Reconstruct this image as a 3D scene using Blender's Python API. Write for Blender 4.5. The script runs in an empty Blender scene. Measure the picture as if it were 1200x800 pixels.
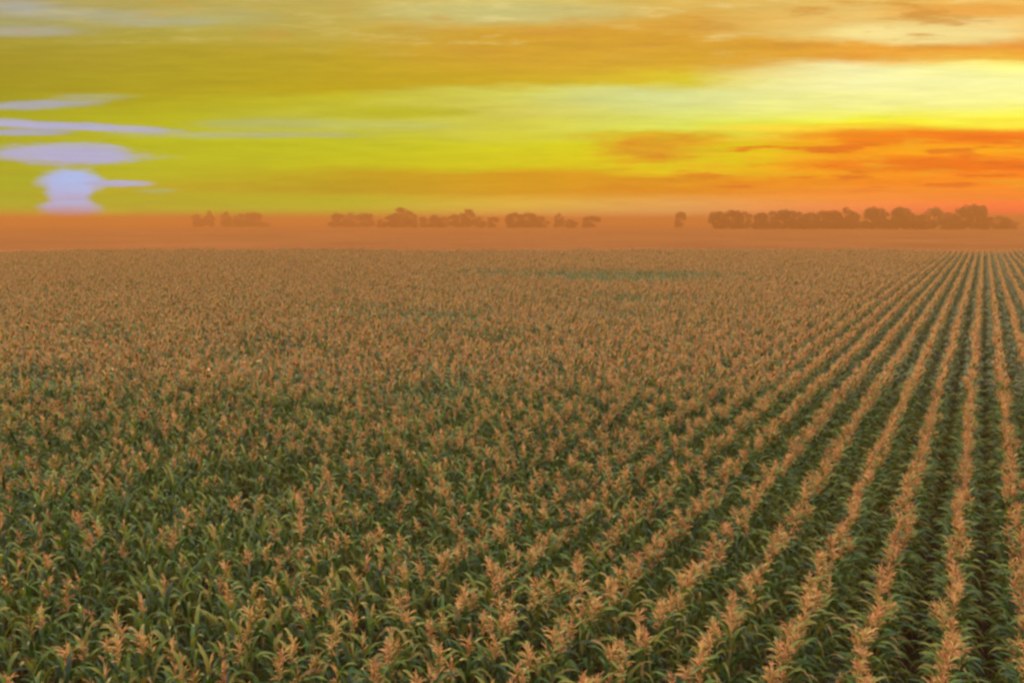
import bpy, math, random
import numpy as np
from mathutils import Vector, noise as mnoise

random.seed(7); rng = np.random.default_rng(11)
S = bpy.context.scene
COL = S.collection
R = math.radians

# ------------------------------------------------------------------ camera frame
HFOV = 65.0
FPX = 600 / math.tan(R(HFOV / 2))          # focal length in photo pixels
HORIZON = 260.0
PITCH = math.atan((400 - HORIZON) / FPX)
YAW = math.atan((1155 - 600) * math.cos(PITCH) / FPX)
ROW = 0.80                                  # row spacing in metres
CAM_H = 7.05
FWD = Vector((-math.sin(YAW), math.cos(YAW), 0))
RGT = Vector((math.cos(YAW), math.sin(YAW), 0))
CAM = Vector((0, 0, CAM_H))


def pix_dir(x, y):
    """direction of a photo pixel: azimuth from the heading, elevation along the heading (cloud bands lie square to it), degrees"""
    a = (x - 600) / FPX; b = (400 - y) / FPX
    f = math.cos(PITCH) + b * math.sin(PITCH)
    u = -math.sin(PITCH) + b * math.cos(PITCH)
    return math.degrees(math.atan2(a, f)), math.degrees(math.atan2(u, f))


def project(p):
    d = p - CAM
    f, r, u = d.dot(FWD), d.dot(RGT), d.z
    zc = f * math.cos(PITCH) - u * math.sin(PITCH)
    yc = f * math.sin(PITCH) + u * math.cos(PITCH)
    if zc < .1: return None
    return 600 + FPX * r / zc, 400 - FPX * yc / zc


def lin(c):
    o = []
    for v in c:
        v /= 255
        o.append(v / 12.92 if v <= .04045 else ((v + .055) / 1.055) ** 2.4)
    return (*o, 1)


DENS, HTOP = .0013, 24.0                    # haze density and the height of its top
AIR = (.56, .20, .055)                      # colour that the haze takes on towards the horizon


def behind_air(c, y):
    """colour of the clear sky behind the haze, for the colour that is seen through it at photo row y"""
    e = math.radians(max(.28, pix_dir(600, y)[1]))
    t = max(.13, math.exp(-DENS * (HTOP - CAM_H) / math.sin(e)))
    return (*[max(.004, (v - (1 - t) * a) / t) for v, a in zip(lin(c)[:3], AIR)], 1)


cd = bpy.data.cameras.new('camera'); cam = bpy.data.objects.new('camera', cd); COL.objects.link(cam)
cd.sensor_fit = 'HORIZONTAL'; cd.angle = R(HFOV); cd.clip_start = .1; cd.clip_end = 30000
cam.location = CAM; cam.rotation_euler = (math.pi / 2 - PITCH, 0, YAW)
S.camera = cam

# ------------------------------------------------------------------ world: sunset sky
W = bpy.data.worlds.new('World'); S.world = W; W.use_nodes = True
nt = W.node_tree; nt.nodes.clear(); L = nt.links


def N(t, **k):
    n = nt.nodes.new(t)
    for a, v in k.items(): setattr(n, a, v)
    return n


def put(sock, v):
    if isinstance(v, bpy.types.NodeSocket): L.new(v, sock)
    else: sock.default_value = v


def M(op, a, b=0.0, c=0.0, clamp=False):
    n = N('ShaderNodeMath', operation=op, use_clamp=clamp)
    for i, v in enumerate((a, b, c)): put(n.inputs[i], v)
    return n.outputs[0]


def ss(x, a, b):
    n = N('ShaderNodeMapRange', interpolation_type='SMOOTHSTEP')
    put(n.inputs[0], x); n.inputs[1].default_value = a; n.inputs[2].default_value = b
    return n.outputs[0]


def ls(x, a, b):
    n = N('ShaderNodeMapRange')
    put(n.inputs[0], x); n.inputs[1].default_value = a; n.inputs[2].default_value = b
    return n.outputs[0]


def mix(f, a, b):
    n = N('ShaderNodeMix', data_type='RGBA')
    put(n.inputs[0], f); put(n.inputs[6], a); put(n.inputs[7], b)
    return n.outputs[2]


def vnoise(x, y, sx, sy, detail=3, seed=0.0, rough=.55):
    cx = N('ShaderNodeCombineXYZ')
    put(cx.inputs[0], M('MULTIPLY', x, sx)); put(cx.inputs[1], M('MULTIPLY', y, sy)); cx.inputs[2].default_value = seed
    t = N('ShaderNodeTexNoise'); t.inputs['Scale'].default_value = 1; t.inputs['Detail'].default_value = detail
    t.inputs['Roughness'].default_value = rough
    L.new(cx.outputs[0], t.inputs['Vector'])
    return M('SUBTRACT', t.outputs[0], .5)


tc = N('ShaderNodeTexCoord')


def dot(v):
    n = N('ShaderNodeVectorMath', operation='DOT_PRODUCT')
    L.new(tc.outputs['Generated'], n.inputs[0]); n.inputs[1].default_value = v
    return n.outputs['Value']


az = M('MULTIPLY', M('ARCTAN2', dot(RGT), dot(FWD)), 180 / math.pi)
el = M('MULTIPLY', M('ARCSINE', M('MINIMUM', M('MAXIMUM', dot((0, 0, 1)), -1), 1)), 180 / math.pi)
elt = el
el = M('MULTIPLY', M('ARCTAN2', dot((0, 0, 1)), M('MAXIMUM', dot(FWD), .3)), 180 / math.pi)
warp = vnoise(az, el, .11, .8, 7, 3.1, .6)
elw = M('ADD', el, M('MULTIPLY', warp, M('MULTIPLY', ss(el, .5, 5), 2.1)))
SKY = {
    20: [(0, (166, 160, 105)), (25, (160, 160, 100)), (45, (162, 155, 60)), (70, (158, 148, 36)), (105, (156, 150, 25)), (130, (160, 164, 14)),
         (165, (165, 170, 10)), (200, (160, 166, 8)), (230, (160, 166, 34)), (244, (158, 166, 36)), (252, (162, 154, 40)), (257, (166, 140, 44)), (262, (168, 128, 48))],
    200: [(0, (176, 166, 84)), (30, (172, 166, 74)), (60, (168, 156, 40)), (110, (170, 160, 28)), (130, (176, 176, 22)),
          (160, (180, 186, 30)), (190, (176, 180, 8)), (206, (176, 178, 14)), (220, (178, 164, 24)), (240, (170, 166, 46)), (250, (172, 154, 50)), (257, (176, 138, 52)), (262, (180, 128, 54))],
    400: [(0, (190, 176, 88)), (30, (190, 174, 80)), (60, (186, 165, 46)), (100, (185, 165, 28)), (120, (190, 188, 44)), (145, (186, 190, 74)),
          (165, (186, 190, 40)), (192, (190, 190, 22)), (206, (186, 160, 18)), (225, (182, 156, 22)), (246, (182, 166, 60)), (256, (184, 156, 62)), (262, (188, 140, 66))],
    600: [(0, (206, 194, 100)), (20, (206, 194, 110)), (38, (206, 162, 52)), (72, (206, 166, 50)), (96, (200, 172, 40)), (108, (206, 210, 88)),
          (130, (206, 202, 88)), (150, (206, 206, 72)), (172, (206, 206, 40)), (196, (206, 196, 18)), (205, (206, 156, 20)), (226, (206, 156, 26)),
          (246, (206, 166, 76)), (256, (206, 156, 84)), (262, (204, 140, 76))],
    800: [(0, (222, 182, 90)), (22, (220, 168, 68)), (45, (220, 160, 54)), (75, (222, 170, 50)), (95, (222, 202, 50)), (110, (222, 222, 145)),
          (130, (222, 224, 122)), (150, (226, 226, 84)), (170, (222, 205, 30)), (200, (226, 192, 10)), (207, (222, 150, 24)), (226, (222, 142, 42)),
          (246, (216, 154, 88)), (256, (214, 150, 92)), (262, (212, 132, 82))],
    1000: [(0, (232, 190, 100)), (22, (236, 194, 108)), (42, (242, 216, 130)), (54, (236, 166, 60)), (70, (238, 164, 62)), (82, (246, 236, 170)),
           (100, (244, 240, 172)), (120, (246, 242, 140)), (144, (248, 244, 60)), (158, (246, 185, 30)), (172, (246, 150, 25)), (200, (246, 162, 16)),
           (216, (242, 140, 40)), (236, (240, 146, 70)), (252, (226, 132, 80)), (262, (218, 124, 80))],
    1185: [(0, (242, 186, 86)), (22, (246, 192, 100)), (42, (242, 190, 100)), (54, (236, 152, 60)), (66, (246, 182, 62)), (76, (254, 250, 130)),
           (100, (255, 254, 170)), (130, (255, 250, 84)), (148, (255, 228, 60)), (157, (248, 124, 36)), (176, (252, 150, 30)), (192, (250, 132, 20)),
           (212, (252, 140, 22)), (232, (246, 140, 60)), (252, (234, 120, 74)), (262, (222, 116, 78))],
}
ELMAX = 18.0
prev = None; paz = None
t_el = M('DIVIDE', elw, ELMAX, clamp=True)
for x in sorted(SKY):
    rp = N('ShaderNodeValToRGB'); L.new(t_el, rp.inputs[0])
    st = sorted((max(0., min(1., pix_dir(x, y)[1] / ELMAX)), behind_air((c[0] * 1.03, c[1] * .985, c[2]) if x <= 600 else c, y)) for y, c in SKY[x])
    e = rp.color_ramp.elements
    while len(e) < len(st): e.new(.5)
    for q, (p, c) in zip(e, st): q.position = p
    for q, (p, c) in zip(e, st): q.color = c
    a = pix_dir(x, 150)[0]
    prev = rp.outputs[0] if prev is None else mix(ls(az, paz, a), prev, rp.outputs[0])
    paz = a
sky = prev
# soft cloud banks: ellipses in azimuth / elevation with ragged, streaked rims
rag = vnoise(az, el, .35, 2.2, 4, 8.7)
rag2 = vnoise(az, el, .9, 2.2, 3, 1.7)


def bank(col, x, y, rx, ry, amount=1.0, soft=.5, tilt=0.0, ragged=.8, yc=None):
    """cloud bank of half width rx and half height ry (photo pixels turned into sky angles)"""
    global sky
    a0, e0 = pix_dir(x, y)
    a1 = pix_dir(x + rx, y)[0]; e1 = pix_dir(x, y - ry)[1]
    da = M('DIVIDE', M('SUBTRACT', az, a0), abs(a1 - a0))
    de = M('DIVIDE', M('SUBTRACT', M('SUBTRACT', el, e0), M('MULTIPLY', da, tilt)), abs(e1 - e0))
    d = M('SQRT', M('ADD', M('MULTIPLY', da, da), M('MULTIPLY', de, de)))
    d = M('ADD', M('ADD', d, M('MULTIPLY', rag, ragged)), M('MULTIPLY', rag2, ragged * .7))
    m = M('SUBTRACT', 1.0, ss(d, 1 - soft, 1 + soft))
    sky = mix(M('MULTIPLY', m, amount), sky, behind_air(col, yc or y))


# right-hand fiery streaks
bank((250, 214, 60), 960, 150, 120, 5, .8)
bank((244, 120, 34), 1100, 160, 200, 9, .75)
bank((250, 176, 26), 1120, 176, 95, 7, .6)
bank((238, 112, 36), 1080, 193, 170, 9, .7)
bank((246, 226, 150), 1090, 40, 120, 12, .7)
bank((238, 160, 62), 1130, 12, 90, 8, .6)
bank((244, 220, 150), 1150, 26, 60, 5, .5)
bank((222, 158, 42), 785, 172, 78, 16, 1, .4)
bank((218, 172, 40), 760, 160, 85, 6, .7)
bank((226, 212, 30), 860, 180, 60, 14, .5)
bank((188, 180, 26), 470, 132, 90, 7, .7)
bank((196, 196, 100), 440, 147, 90, 5, .6)
bank((206, 212, 140), 790, 116, 150, 12, .4)
bank((178, 176, 120), 230, 20, 90, 10, .5)
bank((200, 196, 130), 600, 14, 140, 12, .5)
bank((206, 160, 48), 700, 62, 240, 22, .35)
bank((176, 178, 110), 310, 145, 70, 6, .6)
# sun glow and lit streaks above it, low on the left
LAV = (174, 172, 206)
bank((164, 170, 30), 85, 265, 95, 16, .6, .6)
for x, y, rx, ry, am in ((20, 8, 40, 7, .7), (90, 17, 70, 6, .4), (30, 37, 60, 6, .6), (180, 26, 60, 5, .35)):
    bank((172, 172, 165), x, y, rx, ry, am, .7)
bank((168, 166, 180), 45, 123, 62, 5, .85, .5, .15)
bank((170, 170, 140), 110, 114, 40, 4, .5, .6)
bank((252, 246, 165), 1060, 104, 210, 26, .5, .5)
bank((240, 236, 140), 930, 118, 120, 12, .5, .6)
bank(LAV, 60, 147, 140, 4.5, .95, .5, -.4)
bank((172, 172, 150), 290, 158, 130, 4, .45, .6)
bank((164, 162, 190), 25, 155, 60, 3.5, .8, .5)
bank(LAV, 88, 183, 82, 9, 1, .5, 0, 1.1)
bank(LAV, 70, 176, 60, 8, .8, .5, 0, 1.1)
bank(LAV, 84, 213, 35, 14, 1, .32, 0, .6, 226)
bank(LAV, 82, 228, 24, 24, 1, .3, 0, .5, 232)
bank(LAV, 82, 245, 34, 10, 1, .35, 0, .5, 240)
bank(LAV, 142, 215, 34, 3.6, .95, .4)
bank((168, 172, 110), 185, 224, 22, 3, .6, .5)
# broken cloud texture: thin dark and lit shreds, strongest high on the right and low on the right
cn = vnoise(az, el, .17, 1.15, 8, 21.7, .62); cn2 = vnoise(az, el, .2, 1.5, 8, 33.1, .62)
hi = M('MULTIPLY', ss(el, 10.6, 12.2), ls(az, -45, 25))
sky = mix(M('MULTIPLY', M('MULTIPLY', ss(cn, .02, .17), hi), .75), sky, lin((212, 150, 62)))
sky = mix(M('MULTIPLY', M('MULTIPLY', M('SUBTRACT', 1, ss(cn, -.2, -.03)), hi), .6), sky, lin((246, 226, 150)))
lo = M('MULTIPLY', M('MULTIPLY', ss(el, 1.6, 2.8), M('SUBTRACT', 1, ss(el, 5.4, 6.4))), ss(az, 2, 16))
sky = mix(M('MULTIPLY', M('MULTIPLY', ss(cn2, .02, .13), lo), .75), sky, lin((236, 104, 26)))
sky = mix(M('MULTIPLY', M('MULTIPLY', M('SUBTRACT', 1, ss(cn2, -.16, -.02)), lo), .6), sky, lin((255, 190, 36)))
# fine streakiness
fine = vnoise(az, el, .26, 2.6, 7, 5.3, .66)
gain = M('ADD', 1.0, M('MULTIPLY', fine, .42))
# unseen rest of the dome: brightened to light the field, most strongly high ahead
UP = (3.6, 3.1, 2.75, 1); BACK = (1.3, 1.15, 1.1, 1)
sky = mix(ss(M('ABSOLUTE', az), 45, 110), sky, BACK)
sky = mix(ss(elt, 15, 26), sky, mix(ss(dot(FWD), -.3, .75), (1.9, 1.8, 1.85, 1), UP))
vm = N('ShaderNodeVectorMath', operation='SCALE'); L.new(sky, vm.inputs[0]); L.new(gain, vm.inputs['Scale'])
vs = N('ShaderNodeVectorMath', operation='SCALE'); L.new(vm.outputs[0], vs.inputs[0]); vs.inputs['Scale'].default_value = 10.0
SUN_AZ, SUN_EL = pix_dir(82, 222)[0], 6.0
nish = N('ShaderNodeTexSky', sky_type='NISHITA'); nish.sun_disc = False
sun_world = FWD * math.cos(R(SUN_AZ)) + RGT * math.sin(R(SUN_AZ))
nish.sun_elevation = R(SUN_EL); nish.sun_rotation = math.atan2(sun_world.x, sun_world.y)
nsc = N('ShaderNodeVectorMath', operation='SCALE'); L.new(nish.outputs[0], nsc.inputs[0]); nsc.inputs['Scale'].default_value = .01
va = N('ShaderNodeVectorMath', operation='ADD'); L.new(vs.outputs[0], va.inputs[0]); L.new(nsc.outputs[0], va.inputs[1])
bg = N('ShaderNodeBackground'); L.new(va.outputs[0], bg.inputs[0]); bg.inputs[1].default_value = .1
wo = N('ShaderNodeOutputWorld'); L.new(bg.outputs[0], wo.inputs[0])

sl = bpy.data.lights.new('sun', 'SUN'); sl.energy = 2.2; sl.angle = R(4); sl.color = (1, .62, .30)
so = bpy.data.objects.new('sun', sl); COL.objects.link(so)
sd = sun_world * math.cos(R(SUN_EL)) + Vector((0, 0, math.sin(R(SUN_EL))))
so.rotation_euler = sd.to_track_quat('Z', 'Y').to_euler(); so.location = (0, 0, 60)

# ------------------------------------------------------------------ materials


def mat(name):
    m = bpy.data.materials.new(name); m.use_nodes = True; m.node_tree.nodes.clear()
    return m, m.node_tree.nodes, m.node_tree.links


def leafy(name, cols, trans_col, trans, rough, scale, spec=.5):
    """two-sided plant tissue: colour varies plant by plant and along the blade; some light passes through"""
    m, n, l = mat(name)
    oi = n.new('ShaderNodeObjectInfo'); rp = n.new('ShaderNodeValToRGB')
    tcn = n.new('ShaderNodeTexCoord'); no = n.new('ShaderNodeTexNoise'); no.inputs['Scale'].default_value = scale; no.inputs['Detail'].default_value = 3
    l.new(tcn.outputs['Object'], no.inputs['Vector'])
    a = n.new('ShaderNodeMath'); a.operation = 'MULTIPLY_ADD'; l.new(no.outputs[0], a.inputs[0]); a.inputs[1].default_value = 1.0; a.inputs[2].default_value = -.5
    ge = n.new('ShaderNodeNewGeometry'); av = n.new('ShaderNodeMath'); av.operation = 'MULTIPLY_ADD'; l.new(ge.outputs['Random Per Island'], av.inputs[0]); av.inputs[1].default_value = .65
    av2 = n.new('ShaderNodeMath'); av2.operation = 'MULTIPLY'; l.new(oi.outputs['Random'], av2.inputs[0]); av2.inputs[1].default_value = .35; l.new(av2.outputs[0], av.inputs[2])
    b = n.new('ShaderNodeMath'); b.operation = 'ADD'; b.use_clamp = True; l.new(a.outputs[0], b.inputs[0]); l.new(av.outputs[0], b.inputs[1])
    l.new(b.outputs[0], rp.inputs[0])
    e = rp.color_ramp.elements
    while len(e) < len(cols): e.new(.5)
    for i, c in enumerate(cols): e[i].position = i / (len(cols) - 1)
    for i, c in enumerate(cols): e[i].color = (*c, 1)
    p = n.new('ShaderNodeBsdfPrincipled'); p.inputs['Roughness'].default_value = rough; p.inputs['Specular IOR Level'].default_value = spec
    l.new(rp.outputs[0], p.inputs['Base Color'])
    t = n.new('ShaderNodeBsdfTranslucent'); mx = n.new('ShaderNodeMix'); mx.data_type = 'RGBA'; mx.blend_type = 'MULTIPLY'; mx.inputs[0].default_value = 1
    l.new(rp.outputs[0], mx.inputs[6]); mx.inputs[7].default_value = (*trans_col, 1); l.new(mx.outputs[2], t.inputs[0])
    ms = n.new('ShaderNodeMixShader'); ms.inputs[0].default_value = trans
    l.new(p.outputs[0], ms.inputs[1]); l.new(t.outputs[0], ms.inputs[2])
    o = n.new('ShaderNodeOutputMaterial'); l.new(ms.outputs[0], o.inputs[0])
    return m


M_LEAF = leafy('corn_leaf', [(.008, .022, .010), (.016, .045, .014), (.04, .095, .014), (.11, .15, .016), (.20, .17, .03), (.22, .115, .045)], (1.3, 1.3, .5), .26, .42, 6, .25)
M_STALK = leafy('corn_stalk', [(.08, .11, .035), (.14, .14, .05)], (1, 1, 1), .0, .6, 6)
M_TASSEL = leafy('corn_tassel', [(.26, .13, .06), (.62, .29, .11), (.76, .43, .18), (.70, .46, .14), (.44, .38, .09)], (1.1, 1.05, 1), .3, .75, 9, .2)
M_CROWN = leafy('tree_leaf', [(.08, .04, .016), (.11, .05, .018), (.13, .065, .022)], (1.3, 1.3, .8), .2, .7, .6, .2)
M_BARK = leafy('bark', [(.06, .045, .035), (.1, .075, .055)], (1, 1, 1), 0, .9, 3, .2)


def ground_mat(name, cols, scale, stretch=(1, 1, 1), bump=.3):
    m, n, l = mat(name)
    tcn = n.new('ShaderNodeNewGeometry'); mp = n.new('ShaderNodeMapping'); mp.inputs['Scale'].default_value = stretch
    l.new(tcn.outputs['Position'], mp.inputs[0])
    a = n.new('ShaderNodeTexNoise'); a.inputs['Scale'].default_value = scale; a.inputs['Detail'].default_value = 8; a.inputs['Roughness'].default_value = .62
    l.new(mp.outputs[0], a.inputs['Vector'])
    rp = n.new('ShaderNodeValToRGB'); e = rp.color_ramp.elements
    while len(e) < len(cols): e.new(.5)
    for i, c in enumerate(cols): e[i].position = .3 + .4 * i / (len(cols) - 1)
    for i, c in enumerate(cols): e[i].color = (*c, 1)
    l.new(a.outputs[0], rp.inputs[0])
    p = n.new('ShaderNodeBsdfPrincipled'); p.inputs['Roughness'].default_value = 1; p.inputs['Specular IOR Level'].default_value = 0
    l.new(rp.outputs[0], p.inputs['Base Color'])
    bp = n.new('ShaderNodeBump'); bp.inputs['Strength'].default_value = bump; bp.inputs['Distance'].default_value = .3
    l.new(a.outputs[0], bp.inputs['Height']); l.new(bp.outputs[0], p.inputs['Normal'])
    o = n.new('ShaderNodeOutputMaterial'); l.new(p.outputs[0], o.inputs[0])
    return m


M_FAR = ground_mat('far_crop', [(.15, .062, .021), (.20, .082, .028), (.25, .105, .037)], .02, (1, 1, 1), .15)
M_SOIL = ground_mat('soil', [(.022, .016, .012), (.04, .028, .02), (.065, .045, .03)], 1.2)

# ------------------------------------------------------------------ mesh helpers


class MB:
    def __init__(s): s.v, s.f, s.m = [], [], []

    def quadstrip(s, rows, mi=0):
        """rows of equally many points, skinned into quads"""
        b = len(s.v); k = len(rows[0])
        for r in rows: s.v.extend(r)
        for i in range(len(rows) - 1):
            for j in range(k - 1):
                q = b + i * k + j
                s.f.append((q, q + 1, q + k + 1, q + k)); s.m.append(mi)

    def tube(s, pts, rad, n=5, mi=0):
        rows = []
        for i, p in enumerate(pts):
            d = (pts[min(i + 1, len(pts) - 1)] - pts[max(i - 1, 0)]).normalized()
            u = d.orthogonal().normalized(); w = d.cross(u)
            rows.append([p + (u * math.cos(2 * math.pi * k / n) + w * math.sin(2 * math.pi * k / n)) * rad[i] for k in range(n)])
            rows[-1].append(rows[-1][0].copy())
        s.quadstrip(rows, mi)

    def mesh(s, name, mats):
        me = bpy.data.meshes.new(name)
        me.from_pydata([tuple(p) for p in s.v], [], s.f)
        for m in mats: me.materials.append(m)
        me.polygons.foreach_set('material_index', s.m)
        me.polygons.foreach_set('use_smooth', [True] * len(s.f))
        me.update()
        return me


def corn(seed, tassel=2, low=False):
    """stalk, foliage and tassel of one corn plant, rows along Y, leaves mostly across the row"""
    rd = random.Random(seed)
    st, fo, ta = MB(), MB(), MB()
    H = 2.12 + rd.uniform(-.08, .08)
    lean = Vector((rd.uniform(-.06, .06), rd.uniform(-.06, .06), 0))
    P = lambda z: lean * (z / H) ** 2 + Vector((0, 0, z))
    st.tube([P(H * t) for t in (0, .5, 1)], [.016, .013, .007], 4 if low else 6)
    nl = 9 if low else 11
    for i in range(nl):
        t = i / (nl - 1)
        z = H * (.30 + .67 * t)
        ang = (0 if i % 2 else math.pi) + rd.gauss(0, .6)
        ln = (.68 if t < .7 else .68 - .8 * (t - .7)) * rd.uniform(.75, 1.2)
        up = R(rd.uniform(58, 74) + 8 * t); droop = R(rd.uniform(90, 155)) * (1 if t < .8 else .7)
        tw = rd.uniform(-.5, .5); wmax = (.068 if not low else .078) * rd.uniform(.85, 1.1)
        o = P(z); h = Vector((math.cos(ang), math.sin(ang), 0)); side = Vector((-h.y, h.x, 0))
        segs = 3 if low else 7
        p = o.copy(); rows = []
        for k in range(segs + 1):
            s = k / segs
            a = up - droop * s ** 1.4
            d = h * math.cos(a) + Vector((0, 0, math.sin(a)))
            if k: p = p + d * (ln / segs)
            nrm = Vector((0, 0, 1)) * math.cos(a) - h * math.sin(a)
            tl = tw * s
            sd_ = side * math.cos(tl) + nrm * math.sin(tl)
            w = wmax * .5 * (.5 + .45 * min(1, s * 5)) * (1 - s ** 2.5) + .003
            wav = 0 if low else .012 * math.sin(9 * s + seed + i)
            if low: rows.append([p - sd_ * w, p + sd_ * w])
            else: rows.append([p - sd_ * w + nrm * (.014 + wav) * (w / .035), p.copy(), p + sd_ * w + nrm * (.014 - wav) * (w / .035)])
        fo.quadstrip(rows)
    if tassel:
        top = P(H - .05); nb = (12 if low else 26) if tassel == 2 else (5 if low else 9)
        for i in range(nb):
            if i == 0: tilt, ln, z0 = rd.uniform(0, .4), .20, .05
            else: tilt, ln, z0 = rd.uniform(.2, 1.15) * (1 if tassel == 2 else .7), rd.uniform(.07, .18), -.08 + .22 * rd.random()
            a = rd.uniform(0, 6.283); h = Vector((math.cos(a), math.sin(a), 0))
            o = top + Vector((0, 0, z0)); pts = [o.copy()]
            for k in range(2 if low else 3):
                tt = tilt + .3 * (k + (0 if i else -1)) * (1 if i else .2)
                pts.append(pts[-1] + (h * math.sin(tt) + Vector((0, 0, math.cos(tt)))) * ln / (2 if low else 3))
            r0 = .019 if low else .0065
            ta.tube(pts, [r0 * .7] + [r0] * (len(pts) - 2) + [r0 * .5], 3 if low else 4)
    return st, fo, ta


def joined(name, trio):
    m = MB()
    for mi, b in enumerate(trio):
        o = len(m.v); m.v.extend(b.v); m.f.extend(tuple(q + o for q in f) for f in b.f); m.m.extend([mi] * len(b.f))
    return m.mesh(name, [M_STALK, M_LEAF, M_TASSEL])


NB, NT, NG = 6, 9, 3                               # variants with a tassel, variants still without one
near = [corn(100 + i, 2 if i < NB else 1 if i < NT else 0) for i in range(NT + NG)]
far = [corn(200 + i, 2 if i < NB else 1 if i < NT else 0, True) for i in range(NT + NG)]

# ------------------------------------------------------------------ ground
GS = 7000
g = MB(); n_ = 40
for i in range(n_): pass
g.quadstrip([[Vector((-GS, y, 0)), Vector((GS, y, 0))] for y in (-GS, GS)])
go = bpy.data.objects.new('ground', g.mesh('ground', [M_FAR])); COL.objects.link(go); go['kind'] = 'structure'
DEPTH = 146.0


def fr(depth, lat, z=0): return FWD * depth + RGT * lat + Vector((0, 0, z))


g = MB(); g.quadstrip([[fr(-8, -40, .004), fr(-8, 40, .004)], [fr(DEPTH + .5, -125, .004), fr(DEPTH + .5, 125, .004)]])
fo_ = bpy.data.objects.new('field_soil', g.mesh('field_soil', [M_SOIL])); COL.objects.link(fo_); fo_['kind'] = 'structure'

# ------------------------------------------------------------------ corn: positions
PATCH = [(74, 10, 7, 9, 1), (77, 1, 8, 6, .75), (76, 18, 6, 6, .6), (70, 20, 4, 2, .5), (42, -4, 4, 2.4, .8), (43, 5, 3, 2, .7), (52, 7, 5, 3, .7), (46, -9, 4, 2.5, .5), (57, 1, 5, 3, .5), (35, -1, 2.5, 1.8, .6), (15.2, -4.9, 1.0, 1.3, 1), (14, -5.6, .8, .8, .8),
         (10.5, -5.4, .5, .7, 1), (17, -9.6, .8, 1.2, .8), (24, -2.2, 1.1, 1.4, .7), (31, -10, 2, 2, .6), (20, -1.5, .7, .8, .7), (12.5, -1.5, .5, .8, .8), (26, -15, 1.5, 2, .6), (36, -19, 2, 2, .5)]
pts = []
half = math.tan(R(HFOV / 2))
kmin, kmax = int(-135 / ROW), int(80 / ROW)
for k in range(kmin, kmax):
    X0 = k * ROW
    y = -6.0
    while y < 170:
        y += .115 * random.uniform(.75, 1.25) * (3 if random.random() < .012 else 1)
        X = X0 + .05 * mnoise.noise(Vector((k * 3.7, y * .16, 5)))
        d = X * FWD.x + y * FWD.y; l = X * RGT.x + y * RGT.y
        if d < 3.2 or d > DEPTH + 9 * mnoise.noise(Vector((l * .045, 2, 7))) + 5 * mnoise.noise(Vector((l * .3, 4, 7))) - 6 or abs(l) > d * half * 1.10 + 3.5: continue
        pts.append((k, X, y, d, l))
plants = []
for k, X, y, d, l in pts:
    out = min(1, max(0, (-X - 4.0) / 8))       # rows get scruffier away from the tracked strip
    near_ = min(1, max(0, (28 - d) / 15)); out = max(out, min(1, max(0, (-X - 3.4) / 5.5)) * near_)
    n1 = mnoise.noise(Vector((X * .10, y * .10, 3))); n2 = mnoise.noise(Vector((X * .42, y * .42, 9))); n3 = mnoise.noise(Vector((X * .9, y * .9, 19)))
    pg = .04 + .38 * out * near_ + .9 * out * max(0, n2 - .12) * (.6 + .4 * near_) + .3 * max(0, n1 - .2) * out
    hs = 1 + .035 * n1 + (.02 + .07 * out) * n2 + (.015 + .06 * out) * n3 + random.gauss(0, .026 + .034 * out)
    for pd, pl, rl, rdp, am in PATCH:
        q = ((d - pd) / rdp) ** 2 + ((l - pl) / rl) ** 2
        w = am * math.exp(-q * q) * (1 if d < 35 else min(1, max(0, .85 + .5 * n3)))
        pg += w * .95; hs -= (.2 if d < 35 else .03) * w
    green = random.random() < pg
    sparse = random.random() < .05 + out * (.06 + .42 * near_)
    idx = random.randrange(NT, NT + NG) if green else random.randrange(NB, NT) if sparse else random.randrange(NB)
    X2 = X + random.gauss(0, .06 + .15 * out); rz = random.gauss(0, .35) + (math.pi if random.random() < .5 else 0)
    plants.append([k, X2, y, d, l, idx, rz, hs * (.94 if green and d < 35 else 1)])
# the 300 that show largest: nearest plants whose upper half is inside the frame
cand = []
for i, p in enumerate(plants):
    if p[3] > 16: continue
    z = 2.0 * p[7]; q = project(Vector((p[1], p[2], z)))
    if q and 6 < q[0] < 1194 and 0 < q[1] < 794: cand.append(((Vector((p[1], p[2], z)) - CAM).length, i))
cand.sort(); chosen = {i for _, i in cand[:300]}

protos = []
for i, (st, fl, ta) in enumerate(near):
    protos.append((st.mesh('corn_stalk', [M_STALK]), fl.mesh('corn_foliage', [M_LEAF]), ta.mesh('corn_tassel', [M_TASSEL]) if i < NT else None))
ORD = ['first', 'second', 'third', 'fourth', 'fifth', 'sixth', 'seventh', 'eighth', 'ninth', 'tenth', 'eleventh', 'twelfth', 'thirteenth', 'fourteenth', 'fifteenth', 'sixteenth', 'seventeenth', 'eighteenth', 'nineteenth', 'twentieth']
krow = sorted({plants[i][0] for i in chosen}, reverse=True)
for i in sorted(chosen):
    k, x, y, d, l, idx, rz, hs = plants[i]
    e = bpy.data.objects.new('corn_plant', None); COL.objects.link(e)
    e.location = (x, y, .004); e.rotation_euler = (0, 0, rz); e.scale = (.76, .76, hs); e.empty_display_size = .2
    r = krow.index(k); tan = idx < NT
    what = 'near corn plant with a tan tassel' if tan else 'near all-green corn plant without a tassel'
    if r < 9: where = 'in the %s tan-topped row from the right edge' % ORD[r]; grp = 'near corn plants, %s row from the right edge' % ORD[r]
    else: where = 'in the tangled corn along the lower left' ; grp = 'near corn plants in the tangled corn'
    e['label'] = what + ' ' + where; e['category'] = 'corn plant'; e['group'] = grp + (' with tassel' if tan else ' without tassel')
    for nm, me in zip(('stalk', 'foliage', 'tassel'), protos[idx]):
        if me is None: continue
        c = bpy.data.objects.new(nm, me); COL.objects.link(c); c.parent = e

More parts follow.
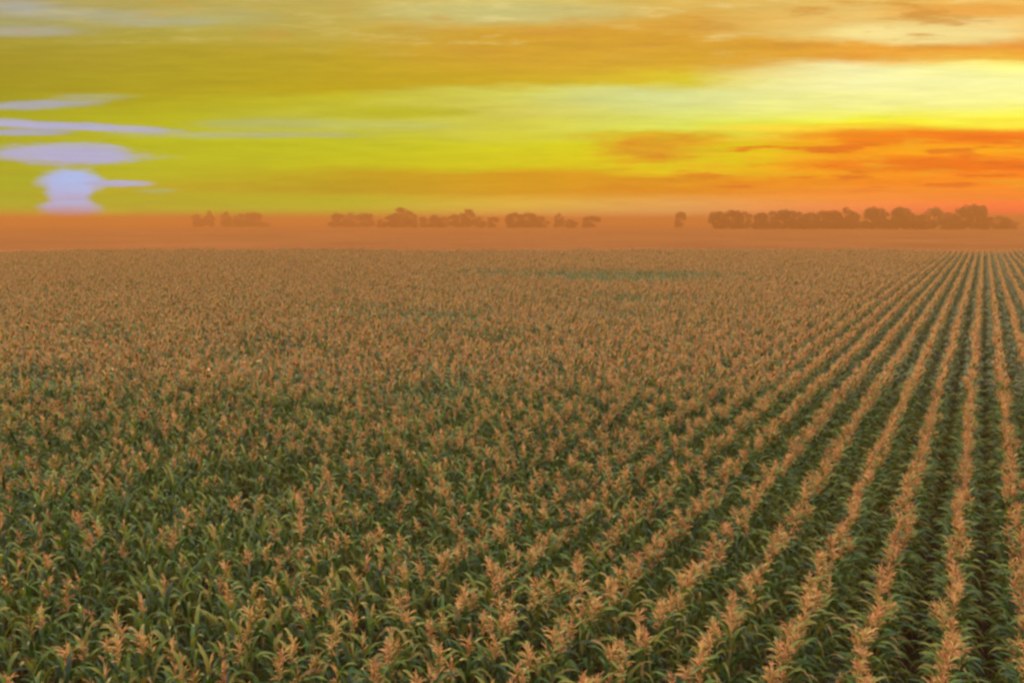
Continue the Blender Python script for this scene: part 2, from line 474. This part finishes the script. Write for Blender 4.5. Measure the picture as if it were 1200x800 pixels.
# everything else: one crop object that scatters whole plants over the field
pc = bpy.data.collections.new('corn_kinds')
for i in range(NT + NG):
    for tagn, src, off in (('a', near, 0), ('b', far, NT + NG)):
        o = bpy.data.objects.new('corn_kind_%02d' % (i + off), joined('corn_kind', src[i])); pc.objects.link(o)
rest = [p for i, p in enumerate(plants) if i not in chosen]
me = bpy.data.meshes.new('corn_crop'); me.from_pydata([(p[1], p[2], .004) for p in rest], [], [])
for nm, ty, dat in (('kind', 'INT', [p[5] + (0 if p[3] < 24 else NT + NG) for p in rest]), ('turn', 'FLOAT', [p[6] for p in rest]), ('tall', 'FLOAT', [p[7] for p in rest])):
    a = me.attributes.new(nm, ty, 'POINT'); a.data.foreach_set('value', dat)
crop = bpy.data.objects.new('corn_crop', me); COL.objects.link(crop); crop['kind'] = 'stuff'
gt = bpy.data.node_groups.new('scatter_corn', 'GeometryNodeTree')
gt.interface.new_socket('Geometry', in_out='INPUT', socket_type='NodeSocketGeometry')
gt.interface.new_socket('Geometry', in_out='OUTPUT', socket_type='NodeSocketGeometry')
gn = gt.nodes
gi, gout = gn.new('NodeGroupInput'), gn.new('NodeGroupOutput')
ci = gn.new('GeometryNodeCollectionInfo'); ci.inputs['Collection'].default_value = pc; ci.inputs['Separate Children'].default_value = True; ci.inputs['Reset Children'].default_value = True
ip = gn.new('GeometryNodeInstanceOnPoints'); ip.inputs['Pick Instance'].default_value = True


def attr(nm, ty):
    a = gn.new('GeometryNodeInputNamedAttribute'); a.data_type = ty; a.inputs['Name'].default_value = nm
    return a.outputs['Attribute']


cr, cs = gn.new('ShaderNodeCombineXYZ'), gn.new('ShaderNodeCombineXYZ')
gt.links.new(attr('turn', 'FLOAT'), cr.inputs[2]); gt.links.new(attr('tall', 'FLOAT'), cs.inputs[2])
cs.inputs[0].default_value = .76; cs.inputs[1].default_value = .76
gt.links.new(gi.outputs[0], ip.inputs['Points']); gt.links.new(ci.outputs[0], ip.inputs['Instance'])
gt.links.new(attr('kind', 'INT'), ip.inputs['Instance Index'])
gt.links.new(cr.outputs[0], ip.inputs['Rotation']); gt.links.new(cs.outputs[0], ip.inputs['Scale'])
gt.links.new(ip.outputs[0], gout.inputs[0])
md = crop.modifiers.new('scatter', 'NODES'); md.node_group = gt

# ------------------------------------------------------------------ trees far beyond the field


def tree_meshes(seed, shape):
    """unit-height tree: crown of leaf clumps round several limbs, tapered trunk"""
    rd = random.Random(seed)
    tr, cr_ = MB(), MB()
    tr.tube([Vector((0, 0, -.01)), Vector((.01, 0, .3)), Vector((-.01, .01, .7))], [.03, .022, .008], 6)
    lobes = []
    for i in range({'round': 7, 'tall': 8, 'broad': 9, 'ragged': 8}[shape]):
        a = rd.uniform(0, 6.283); zc = rd.uniform(.3, .82)
        spread = {'round': .22, 'tall': .16, 'broad': .30, 'ragged': .26}[shape] * (1.15 - abs(zc - .5))
        c = Vector((math.cos(a) * spread, math.sin(a) * spread, zc)); rr = rd.uniform(.13, .2) * (.8 if shape == 'ragged' else 1)
        c.z = min(c.z, 1 - rr); lobes.append((c, rr))
        tr.tube([Vector((0, 0, max(.12, c.z - .25))), (c + Vector((0, 0, c.z - .2))) * .5, c], [.014, .01, .004], 4)
    lobes.append((Vector((0, 0, .84)), .16))
    for i in range(8):
        a = rd.uniform(0, 6.283); lobes.append((Vector((math.cos(a) * .24, math.sin(a) * .24, rd.uniform(.1, .3))), .15))
    for c, rr in lobes:
        for j in range(110):
            d = Vector((rd.gauss(0, 1), rd.gauss(0, 1), rd.gauss(0, 1))).normalized()
            p = c + d * rr * rd.uniform(.45, 1.06)
            if p.z < .02: continue
            u = Vector((rd.gauss(0, 1), rd.gauss(0, 1), rd.gauss(0, 1))).normalized(); w = u.orthogonal().normalized(); s = rd.uniform(.018, .04)
            cr_.quadstrip([[p - u * s - w * s * .7, p - u * s + w * s * .5], [p + u * s - w * s * .6, p + u * s + w * s * .8]])
    return tr.mesh('tree_trunk', [M_BARK]), cr_.mesh('tree_crown', [M_CROWN])


SH = ['round', 'tall', 'broad', 'ragged']
TREES = {s: [tree_meshes(SH.index(s) * 10 + i, s) for i in range(2)] for s in SH}
LINES = [
    ('faint clump beside the sun', 1150, 266.5, [(232, 251, 13, 'tall'), (246, 247, 15, 'ragged'), (266, 248, 13, 'tall'), (283, 250, 24, 'broad'), (298, 249, 24, 'round'), (311, 260, 13, 'broad')]),
    ('flat-topped faint clump', 1080, 267, [(395, 250, 22, 'round'), (411, 249, 24, 'broad'), (429, 250, 22, 'round')]),
    ('faint ragged tree line with two peaks', 1040, 267, [(447, 257, 14, 'broad'), (458, 252, 16, 'round'), (469, 243, 22, 'tall'), (482, 248, 18, 'ragged'), (496, 254, 14, 'round'), (508, 252, 12, 'tall'), (520, 254, 18, 'broad'), (534, 251, 20, 'round'), (548, 245, 24, 'ragged'), (562, 254, 16, 'broad'), (578, 254, 15, 'round')]),
    ('wedge-shaped tree clump', 980, 267.5, [(603, 249, 24, 'broad'), (618, 249, 24, 'round'), (634, 253, 22, 'broad'), (655, 250, 15, 'ragged'), (668, 257, 18, 'broad')]),
    ('', 960, 267.5, [(693, 253, 24, 'round')]),
    ('', 980, 264, [(797, 248, 14, 'round')]),
    ('short dark block of the tree line', 820, 269, [(842, 247, 22, 'broad'), (857, 246, 26, 'round'), (871, 248, 20, 'broad')]),
    ('long middle block of the tree line', 800, 269, [(891, 249, 20, 'round'), (904, 247, 24, 'broad'), (919, 246, 26, 'round'), (934, 248, 24, 'broad'), (949, 249, 24, 'broad'), (963, 247, 24, 'round'), (977, 246, 24, 'broad'), (990, 243, 24, 'ragged'), (1001, 249, 16, 'round')]),
    ('tall last block of the tree line', 780, 269, [(1022, 243, 26, 'round'), (1037, 248, 22, 'broad'), (1052, 243, 26, 'round'), (1067, 249, 22, 'broad'), (1080, 251, 22, 'broad'), (1094, 243, 28, 'round'), (1110, 249, 22, 'broad'), (1124, 243, 28, 'broad'), (1140, 240, 28, 'round'), (1152, 247, 18, 'ragged')]),
    ('low pair ending the tree line', 790, 269, [(1170, 253, 22, 'broad'), (1183, 257, 18, 'broad')]),
]
for where, dist, base, lst in LINES:
    for j, (x, top, wpx, shp) in enumerate(lst):
        dd = dist * random.uniform(.97, 1.03)
        lat = (x - 600) / FPX * dd / math.cos(PITCH) * .985
        # depth measured along the heading; height from the pixel span
        q = None
        for _ in range(3):
            q = project(fr(dd, lat)); lat += (x - q[0]) / FPX * dd
        h = (q[1] - top) / FPX * dd
        w = wpx / FPX * dd * (1.14 if x > 820 else 1)
        e = bpy.data.objects.new('tree', None); COL.objects.link(e); e.location = fr(dd, lat); e.empty_display_size = 2
        sw = w / (.66 if shp == 'tall' else .8 if shp == 'round' else .95)
        e.scale = (sw, sw, h); e.rotation_euler = (0, 0, random.uniform(0, 6.28))
        adj = {'round': 'round-topped', 'tall': 'slender', 'broad': 'broad low-domed', 'ragged': 'ragged'}[shp]
        if where: lb = '%s tree, %s from the left in the %s' % (adj, ORD[j], where)
        elif x == 797: lb = 'tiny round tree standing alone in the gap between faint and dark tree lines'
        else: lb = 'small dome-shaped tree set apart at the end of the faint tree line'
        e['label'] = lb; e['category'] = 'tree'; e['group'] = 'hazy trees on the horizon'
        tm, cm = TREES[shp][j % 2]
        for nm, m_ in (('trunk', tm), ('crown', cm)):
            c = bpy.data.objects.new(nm, m_); COL.objects.link(c); c.parent = e

# ------------------------------------------------------------------ haze
hb = MB(); HX = GS + 100; z0, z1 = -1.0, HTOP
b = [Vector((sx * HX, sy * HX, z)) for z in (z0, z1) for sx, sy in ((-1, -1), (1, -1), (1, 1), (-1, 1))]
hb.v = b; hb.f = [(3, 2, 1, 0), (4, 5, 6, 7), (0, 1, 5, 4), (1, 2, 6, 5), (2, 3, 7, 6), (3, 0, 4, 7)]; hb.m = [0] * 6
m, n, l = mat('haze')
pv = n.new('ShaderNodeVolumePrincipled'); pv.inputs['Density'].default_value = DENS; pv.inputs['Color'].default_value = (.46, .20, .05, 1); pv.inputs['Anisotropy'].default_value = 0
o = n.new('ShaderNodeOutputMaterial'); l.new(pv.outputs[0], o.inputs['Volume'])
ho = bpy.data.objects.new('haze', hb.mesh('haze', [m])); COL.objects.link(ho); ho['kind'] = 'stuff'
for p_ in ho.data.polygons: p_.use_smooth = False

# ------------------------------------------------------------------ render
S.render.engine = 'CYCLES'
S.cycles.volume_bounces = 2; S.cycles.max_bounces = 8; S.cycles.transparent_max_bounces = 8
S.cycles.use_denoising = True
S.cycles.filter_width = 2.8; S.cycles.sample_clamp_direct = 2.5; S.cycles.sample_clamp_indirect = 4
S.view_settings.view_transform = 'Standard'; S.view_settings.look = 'None'; S.view_settings.exposure = 0; S.view_settings.gamma = 1
S.view_settings.use_curve_mapping = False
